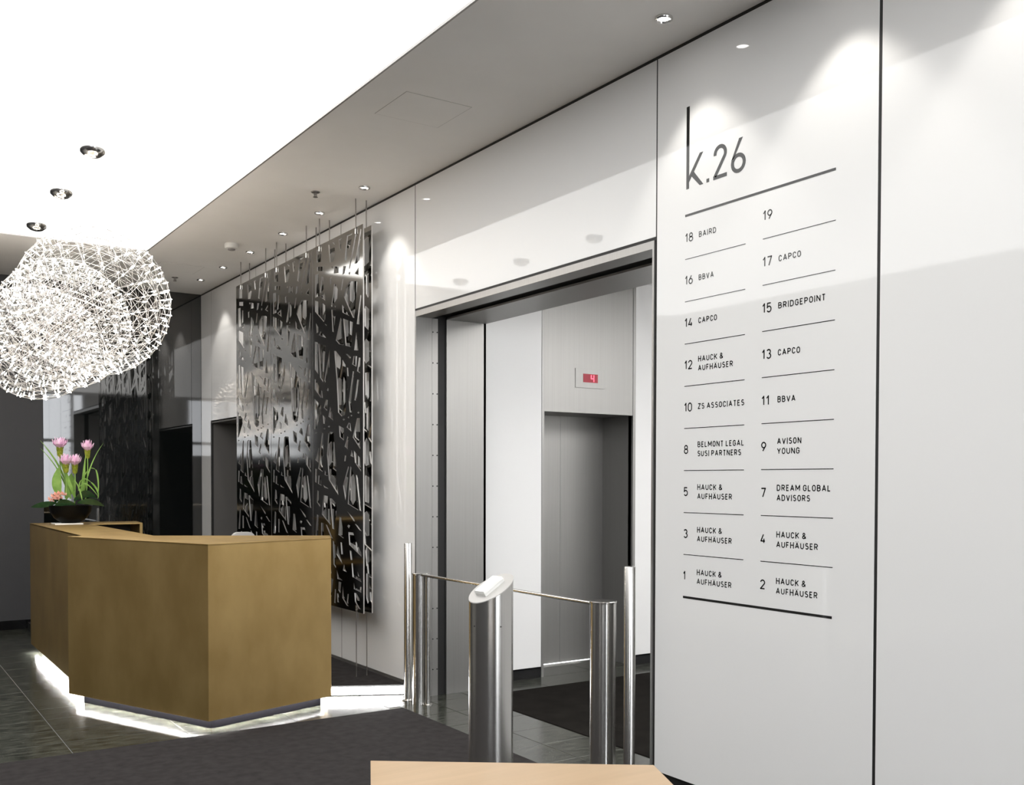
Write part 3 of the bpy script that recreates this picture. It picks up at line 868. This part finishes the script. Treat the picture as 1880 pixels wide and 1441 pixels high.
def blossom(px, py_, wpx, hpx, dep, bh):
    c = fp(px, py_, dep)                       # base of the petals
    st = fp(px + random.uniform(-4, 4), 925, dep*0.5)
    MB().path(bez(st, fp(px + 1, (925 + py_)/2 + 6, dep), c - U3*bh*PXM*0.8, 6), [0.006]*7, 7).build('stem', 'leaf', fb, smooth=True)
    m = MB(); R = wpx*PXM/2; H = hpx*PXM
    for ring, (k, rr, hh, base) in enumerate(((9, 1.1, 0.80, 0.0), (8, 0.72, 0.95, 0.05), (6, 0.40, 1.0, 0.12))):
        for i in range(k):
            a = 2*PI*(i + 0.5*ring)/k + random.uniform(-.15, .15)
            o_ = Vector((math.cos(a), math.sin(a), 0)); sd_ = Vector((-math.sin(a), math.cos(a), 0))
            b0 = c + U3*H*base + o_*R*0.22; b1 = c + U3*H*(base + hh*0.45) + o_*R*rr*0.8; b2 = c + U3*H*(base*0.3 + hh*random.uniform(.9, 1.05)) + o_*R*rr
            vs = [b0 - sd_*R*.12, b0 + sd_*R*.12, b1 + sd_*R*.26, b1 - sd_*R*.26, b2]
            vs += [v - o_*0.0015 for v in vs]
            m.add(vs, [(0, 1, 2, 3), (3, 2, 4), (6, 5, 8, 7), (7, 8, 9), (0, 3, 8, 5), (1, 6, 7, 2), (3, 4, 9, 8), (4, 2, 7, 9), (0, 5, 6, 1)])
    bl = m.build('blossom', 'petal', fb)
    m = MB(); r0 = R*0.42
    for ring in range(4):
        for i in range(7):
            a = 2*PI*(i + 0.5*ring)/7
            o_ = Vector((math.cos(a), math.sin(a), 0)); sd_ = Vector((-math.sin(a), math.cos(a), 0))
            z = -bh*PXM*(1 - ring/4.0)
            b0 = c + U3*z + o_*r0*.55; b1 = c + U3*(z + bh*PXM*.22) + o_*r0*(0.85 + .09*ring); b2 = c + U3*(z + bh*PXM*.42) + o_*r0*(1.0 + .12*ring)
            vs = [b0 - sd_*r0*.3, b0 + sd_*r0*.3, b1 + sd_*r0*.4, b1 - sd_*r0*.4, b2]
            vs += [v - o_*0.002 for v in vs]
            m.add(vs, [(0, 1, 2, 3), (3, 2, 4), (6, 5, 8, 7), (7, 8, 9), (0, 3, 8, 5), (1, 6, 7, 2), (3, 4, 9, 8), (4, 2, 7, 9), (0, 5, 6, 1)])
    m.lathe([(r0*.35, -bh*PXM), (r0*.75, -bh*PXM*.5), (r0*.8, 0.0)], 10, tuple(c))
    m.build('bract', 'bract', bl)
blossom(108, 822, 25, 20, 0.02, 16)
blossom(157, 827, 21, 20, 0.04, 14)
blossom(125, 853, 24, 20, -0.05, 15)
blossom(137, 854, 22, 21, 0.0, 15)
def blade(p0, p1, p2, w0, mt='leaf'):
    pts = bez(fp(*p0), fp(*p1), fp(*p2), 10)
    ws = [w0*PXM*(0.55 + 0.45*min(1, t*4))*(1 - t**3)*0.5 + 0.0006 for t in [k/10 for k in range(11)]]
    m = ribbon(MB(), pts, ws, R3*0.8 + U3*0.5)
    m.build('grass_blade', mt, fb, smooth=True)
for p0, p1, p2, w_ in (((130, 915, 0), (112, 850, .03), (69, 808, .05), 2.6), ((128, 915, 0), (110, 852, .04), (74, 817, .06), 2.2), ((126, 915, .02), (108, 858, .04), (69, 822, .05), 2.4),
                       ((140, 912, -.04), (122, 862, -.05), (112, 838, -.05), 7.0), ((150, 912, .03), (158, 850, .03), (186, 812, .05), 4.0),
                       ((146, 915, -.02), (158, 845, -.03), (178, 862, -.03), 3.4), ((178, 862, -.03), (185, 880, -.03), (181, 915, -.03), 3.0), ((148, 900, -.05), (150, 866, -.06), (172, 885, -.06), 4.0), ((172, 885, -.06), (188, 900, -.06), (184, 915, -.06), 3.2),
                       ((150, 896, -.07), (160, 872, -.07), (186, 912, -.07), 3.0), ((157, 918, -.08), (152, 890, -.08), (142, 880, -.08), 2.4), ((150, 912, .0), (152, 880, .0), (155, 835, .02), 8.0)):
    blade(p0, p1, p2, w_)
def broad(p0, p1, p2, w0, mt):
    pts = bez(fp(*p0), fp(*p1), fp(*p2), 8)
    ws = [max(0.001, w0*PXM*math.sin(PI*min(1, 0.06 + t*0.94))**0.8) for t in [k/8 for k in range(9)]]
    d = (pts[-1] - pts[0]).normalized()
    sd_ = d.cross(F3*0.8 + U3*0.25)
    ribbon(MB(), pts, ws, sd_).build('broad_leaf', mt, fb, smooth=True)
broad((110, 912, -.02), (100, 885, -.02), (110, 855, -.01), 9, 'leaf')
broad((118, 915, .03), (128, 890, .03), (127, 868, .04), 9, 'leaf')
broad((112, 922, -.1), (90, 925, -.12), (67, 930, -.12), 5.5, 'dark_leaf')
broad((150, 922, -.1), (180, 915, -.12), (201, 928, -.13), 6, 'dark_leaf')
broad((140, 918, -.06), (165, 895, -.06), (182, 915, -.06), 7, 'dark_leaf')
broad((110, 918, .05), (92, 905, .05), (93, 925, .05), 8, 'dark_leaf')
broad((150, 925, -.14), (128, 915, -.16), (112, 930, -.16), 6, 'dark_leaf')
for i, (px, py_, r_) in enumerate(((101, 916, 5.2), (107, 911, 6.0), (113, 908, 6.2), (119, 906, 6.2), (112, 915, 5.8), (125, 907, 5.6), (103, 921, 4.8), (118, 913, 5.4))):
    c = fp(px, py_, -0.09)
    m = MB()
    for k in range(9):                       # ruffled petals around the heart
        a = 2*PI*k/9; o_ = R3*math.cos(a) + (U3*0.7 - F3*0.7).normalized()*math.sin(a)
        n_ = (U3*0.6 - F3*0.8).normalized(); sd_ = n_.cross(o_)
        r = r_*PXM
        vs = [c - sd_*r*.15, c + sd_*r*.15, c + o_*r*.75 + sd_*r*.42 + n_*r*.5, c + o_*r + n_*r*(.3 + .3*(k % 2)), c + o_*r*.75 - sd_*r*.42 + n_*r*.5]
        vs += [v - n_*0.002 for v in vs]
        m.add(vs, [(0, 1, 2, 3, 4), (9, 8, 7, 6, 5)] + [(j, j + 5, (j+1) % 5 + 5, (j+1) % 5) for j in range(5)])
    m.build('coral_bloom', 'coral', fb)

# ================================================================== DIRECTORY LETTERING
sign = empty('tenant_directory', (D, 3.27, 1.03))
tag(sign, 'black vinyl tenant directory lettering headed k.26 on a white glass panel', 'sign')
SX = D - 0.0006
def wallprism(name, loops, m='vinyl'):         # loops: polygons of (Y, Z), stuck on the panel
    mb = MB()
    for pts in loops:
        t = MB().prism([(-y, z) for y, z in pts], 0, 0.0009)
        mb.add([(D - v[2] - 0.0001, -v[0], v[1]) for v in t.v], t.f)
    return mb.build(name, m, sign)
def rule(y0, y1, z, th):
    wallprism('rule', [[(y0, z - th/2), (y1, z - th/2), (y1, z + th/2), (y0, z + th/2)]])
rule(3.727, 2.808, 2.951, 0.0115); rule(3.727, 2.808, 1.035, 0.0115)
PITCH_Z = (2.951 - 1.035) / 9.04
for k in range(1, 9):
    z = 2.945 - k * 0.2118
    rule(3.725, 3.320, z, 0.0032); rule(3.213, 2.806, z + 0.0005, 0.0032)
def arc(cx, cy, rx, ry, a0, a1, n=9):
    return [(cx + rx*math.cos(math.radians(a0 + (a1-a0)*i/n)), cy + ry*math.sin(math.radians(a0 + (a1-a0)*i/n))) for i in range(n+1)]
O_ = [(0, .62)] + arc(.5, .64, .5, .36, 180, 0) + arc(.5, .36, .5, .36, 0, -180) + [(0, .64)]
A_S = [[(0, 0), (.5, 1), (1, 0)], [(.17, .3), (.83, .3)]]
# straight-sided industrial letterforms drawn as centre lines in a unit box: (width / cap height, strokes)
GLYPH = {
 'A': (.60, A_S), 'Ä': (.60, A_S + [[(.18, 1.17), (.18, 1.27)], [(.82, 1.17), (.82, 1.27)]]),
 'B': (.53, [[(0, 0), (0, 1), (.5, 1)] + arc(.5, .77, .42, .23, 90, -90) + [(0, .54)], [(.4, .54)] + arc(.5, .27, .5, .27, 90, -90) + [(0, 0)]]),
 'C': (.50, [arc(.5, .66, .5, .34, 12, 180) + arc(.5, .34, .5, .34, 180, 348)]),
 'D': (.54, [[(0, 0), (0, 1), (.45, 1)] + arc(.45, .6, .55, .4, 90, 0) + arc(.45, .4, .55, .4, 0, -90) + [(0, 0)]]),
 'E': (.45, [[(1, 0), (0, 0), (0, 1), (1, 1)], [(0, .52), (.85, .52)]]),
 'F': (.45, [[(0, 0), (0, 1), (1, 1)], [(0, .5), (.85, .5)]]),
 'G': (.52, [arc(.5, .66, .5, .34, 12, 180) + arc(.5, .34, .5, .34, 180, 360) + [(1, .48), (.55, .48)]]),
 'H': (.54, [[(0, 0), (0, 1)], [(1, 0), (1, 1)], [(0, .52), (1, .52)]]),
 'I': (.14, [[(.5, 0), (.5, 1)]]),
 'K': (.55, [[(0, 0), (0, 1)], [(1, 1), (0, .34)], [(.32, .56), (1, 0)]]),
 'L': (.44, [[(0, 1), (0, 0), (1, 0)]]),
 'M': (.68, [[(0, 0), (0, 1), (.5, .3), (1, 1), (1, 0)]]),
 'N': (.55, [[(0, 0), (0, 1), (1, 0), (1, 1)]]),
 'O': (.52, [O_]), '0': (.50, [O_]),
 'P': (.51, [[(0, 0), (0, 1), (.5, 1)] + arc(.5, .73, .5, .27, 90, -90) + [(0, .46)]]),
 'R': (.53, [[(0, 0), (0, 1), (.5, 1)] + arc(.5, .74, .48, .26, 90, -90) + [(0, .48)], [(.5, .48), (1, 0)]]),
 'S': (.50, [arc(.5, .75, .46, .25, 35, 180) + arc(.5, .75, .46, .22, 180, 262) + arc(.5, .27, .5, .27, 82, 0) + arc(.5, .27, .5, .27, 0, -148)]),
 'T': (.50, [[(0, 1), (1, 1)], [(.5, 1), (.5, 0)]]),
 'U': (.54, [[(0, 1), (0, .36)] + arc(.5, .36, .5, .36, 180, 360) + [(1, 1)]]),
 'V': (.58, [[(0, 1), (.5, 0), (1, 1)]]),
 'Y': (.56, [[(0, 1), (.5, .42), (1, 1)], [(.5, .45), (.5, 0)]]),
 'Z': (.50, [[(0, 1), (1, 1), (0, 0), (1, 0)]]),
 '&': (.60, [[(1, 0), (.2, .68)] + arc(.42, .8, .26, .2, 205, -20) + [(.6, .62), (.12, .38)] + arc(.38, .24, .38, .24, 140, 300) + [(.78, .14), (.95, .42)]]),
 '1': (.26, [[(0, .74), (1, 1), (1, 0)]]),
 '2': (.48, [arc(.5, .73, .5, .27, 172, -30) + [(0, 0), (1, 0)]]),
 '3': (.48, [arc(.48, .76, .44, .24, 155, -80) , arc(.5, .27, .5, .27, 85, -155)]),
 '4': (.50, [[(.62, 1), (0, .22), (1, .22)], [(.74, .5), (.74, 0)]]),
 '5': (.48, [[(.92, 1), (.1, 1), (.06, .5)] + arc(.48, .32, .52, .33, 135, -150)]),
 '6': (.49, [[(.70, 1), (.06, .44)], arc(.5, .31, .5, .31, 0, 360, 16)]),
 '7': (.47, [[(0, 1), (1, 1), (.36, 0)]]),
 '8': (.49, [arc(.5, .76, .42, .24, 0, 360, 16), arc(.5, .27, .5, .27, 0, 360, 16)]),
 '9': (.49, [[(.94, .56), (.30, 0)], arc(.5, .69, .5, .31, 0, 360, 16)]),
}
def ribbon2(pts, w_):
    n = len(pts); P = [Vector(p) for p in pts]
    closed = (P[0] - P[-1]).length < 1e-5
    L_ = []; R_ = []
    for i in range(n):
        if closed: a, b = P[i-1] if i else P[-2], P[i+1] if i < n-1 else P[1]
        else: a, b = P[max(0, i-1)], P[min(n-1, i+1)]
        p = P[i]
        d1 = (p - a).normalized() if (p - a).length > 1e-6 else (b - p).normalized()
        d2 = (b - p).normalized() if (b - p).length > 1e-6 else d1
        n1 = Vector((-d1.y, d1.x)); n2 = Vector((-d2.y, d2.x))
        mm = n1 + n2
        mm = mm / max(0.55, 1 + n1.dot(n2))
        L_.append(p + mm*w_/2); R_.append(p - mm*w_/2)
    return [(L_[i], L_[i+1], R_[i+1], R_[i]) for i in range(n-1)]
def runs(pts, w_):                          # break a stroke at sharp corners, closing each corner with a short overlap
    P = [Vector(p) for p in pts]; out = []; cur = [P[0]]
    for i in range(1, len(P) - 1):
        d1 = (P[i] - P[i-1]).normalized(); d2 = (P[i+1] - P[i]).normalized()
        if d1.dot(d2) < -0.15:
            out.append(cur + [P[i] + d1*w_*0.42]); cur = [P[i] - d2*w_*0.42]
        else: cur.append(P[i])
    out.append(cur + [P[-1]])
    return out
def text(body, y, z, cap, width, name, wt=0.165):
    gap = 0.165; adv = 0.0; lay = []
    sw = wt * cap
    for ch_ in body:
        if ch_ == ' ':
            adv += 0.26; continue
        g_ = GLYPH[ch_]; lay.append((adv, g_)); adv += g_[0] + gap
    sx = width / ((adv - gap) * cap)
    m = MB()
    for a0, (gw, strokes) in lay:
        x0 = a0 * cap * sx + sw/2; x1 = (a0 + gw) * cap * sx - sw/2
        if x1 < x0: x0 = x1 = (x0 + x1) / 2
        for st_ in strokes:
            pts = [(x0 + (x1-x0)*u, sw/2 + (cap - sw)*v) for u, v in st_]
            if len(pts) == 2 and pts[0][0] == pts[1][0] and abs(st_[0][1] - st_[1][1]) == 1:
                pts = [(pts[0][0], 0 if pts[0][1] < pts[1][1] else cap), (pts[1][0], cap if pts[0][1] < pts[1][1] else 0)]
            pts = [p for i, p in enumerate(pts) if i == 0 or math.hypot(p[0]-pts[i-1][0], p[1]-pts[i-1][1]) > 1e-6]
            for q in [q for run in runs(pts, sw) for q in ribbon2(run, sw)]:
                m.add([(D - 0.0008, y - v.x, z + v.y) for v in q], [(0, 1, 2, 3)])
    return m.build(name, 'vinyl', sign)
HA = [('HAUCK &', 0.170), ('AUFHÄUSER', 0.234)]
rows = [(('18', [('BAIRD', 0.117)]), ('19', [])), (('16', [('BBVA', 0.103)]), ('17', [('CAPCO', 0.127)])), (('14', [('CAPCO', 0.127)]), ('15', [('BRIDGEPOINT', 0.263)])),
        (('12', HA), ('13', [('CAPCO', 0.127)])), (('10', [('ZS ASSOCIATES', 0.308)]), ('11', [('BBVA', 0.103)])), (('8', [('BELMONT LEGAL', 0.308), ('SUSI PARTNERS', 0.290)]), ('9', [('AVISON', 0.138), ('YOUNG', 0.129)])),
        (('5', HA), ('7', [('DREAM GLOBAL', 0.299), ('ADVISORS', 0.189)])), (('3', HA), ('4', HA)), (('1', HA), ('2', HA))]
for k, row in enumerate(rows):
    zr = 2.945 - (k + 1) * 0.2118            # rule under this row
    for c, (num, names) in enumerate(row):
        y = 3.726 if c == 0 else 3.214
        wd = 0.056 if len(num) == 2 else 0.030
        if num == '1': wd = 0.014
        if num == '11': wd = 0.044
        text(num, y, zr + 0.083, 0.0455, wd, 'floor_number', 0.132)
        yn = 3.629 if c == 0 else 3.119
        if len(names) == 1: text(names[0][0], yn, zr + 0.092, 0.0285, names[0][1], 'tenant_name')
        elif names:
            text(names[0][0], yn, zr + 0.1145, 0.0285, names[0][1], 'tenant_name')
            text(names[1][0], yn, zr + 0.0695, 0.0285, names[1][1], 'tenant_name')
KY = 3.720
def kp(*pts): return [(KY - s_, z) for s_, z in pts]
wallprism('letter_k', [kp((0, 3.081), (0.019, 3.081), (0.021, 3.490), (0, 3.490)), kp((0.018, 3.112), (0.117, 3.240), (0.094, 3.240), (0.018, 3.142)), kp((0.037, 3.138), (0.094, 3.081), (0.119, 3.081), (0.052, 3.158))])
wallprism('full_stop', [kp((0.141, 3.081), (0.159, 3.081), (0.159, 3.099), (0.141, 3.099))])
def stroke(pts, w_):
    L_ = []; R_ = []
    n = len(pts)
    for i in range(n):
        a = Vector(pts[max(0, i-1)]); b = Vector(pts[min(n-1, i+1)])
        d = (b - a).normalized(); nn = Vector((-d.y, d.x))
        p = Vector(pts[i])
        L_.append(p + nn*w_/2); R_.append(p - nn*w_/2)
    return [kp(tuple(L_[i]), tuple(L_[i+1]), tuple(R_[i+1]), tuple(R_[i])) for i in range(n-1)]
W_ = 0.0185
cx, cz, r = 0.2325, 3.199, 0.0345
two = [(cx + r*math.cos(math.radians(a)), cz + r*math.sin(math.radians(a))) for a in range(185, -36, -15)] + [(0.198, 3.095)]
wallprism('figure_two', stroke(two, W_) + [kp((0.187, 3.081), (0.277, 3.081), (0.277, 3.099), (0.187, 3.099))])
cx, cz, r = 0.3505, 3.123, 0.0375
six = [(cx + r*math.cos(math.radians(a)), cz + r*math.sin(math.radians(a))) for a in range(150, 511, 15)]
wallprism('figure_six', stroke(six, W_) + [kp((0.3055, 3.1415), (0.3215, 3.150), (0.378, 3.238), (0.355, 3.238))])

# ================================================================== CHAIR BEHIND THE DESK
cxo = empty('desk_chair', (2.66, 7.72, 0.074))
tag(cxo, 'grey swivel chair mostly hidden behind the bronze reception desk', 'chair')
X_, Y_ = 2.66, 7.72
hd_ = MB()
pts = [(X_ - 0.21 + 0.06*0, Y_)]
def rounded(cx_, w_, z0, z1, y0, y1, r_):
    P = []
    for qx, qz, a0 in ((1, 1, 0), (-1, 1, 90), (-1, -1, 180), (1, -1, 270)):
        for i in range(7):
            a = math.radians(a0 + 15*i)
            P.append((cx_ + qx*(w_/2 - r_) + r_*math.cos(a), (z1 - r_ if qz > 0 else z0 + r_) + r_*math.sin(a)))
    t_ = MB().prism(P, y0, y1)
    return MB().add([(v[0], v[2], v[1]) for v in t_.v], t_.f)
rounded(X_, 0.46, 0.60, 1.13, Y_ + 0.19, Y_ + 0.24, 0.10).build('backrest', 'grey_wall', cxo, bevel=0.012)
rounded(X_, 0.20, 1.07, 1.203, Y_ + 0.185, Y_ + 0.225, 0.06).build('headrest', 'cap_satin', cxo, bevel=0.008)
MB().box(X_ - 0.24, X_ + 0.24, Y_ - 0.24, Y_ + 0.22, 0.47, 0.54).build('seat', 'grey_wall', cxo, bevel=0.02)
MB().box(X_ - 0.03, X_ + 0.03, Y_ + 0.2, Y_ + 0.235, 0.48, 0.7).build('back_bar', 'dark_leg', cxo)
MB().lathe([(0.03, 0.13), (0.03, 0.48)], 16, (X_, Y_, 0)).build('gas_lift', 'dark_leg', cxo, smooth=True)
for k in range(5):
    a = 2*PI*k/5
    MB().tube((X_, Y_, 0.15), (X_ + 0.27*math.cos(a), Y_ + 0.27*math.sin(a), 0.125), 0.018, 8).build('leg', 'dark_leg', cxo)
    MB().lathe([(0.02, 0.074), (0.026, 0.085), (0.026, 0.115), (0.02, 0.125)], 12, (X_ + 0.27*math.cos(a), Y_ + 0.27*math.sin(a), 0)).build('castor', 'black_matte', cxo, smooth=True)
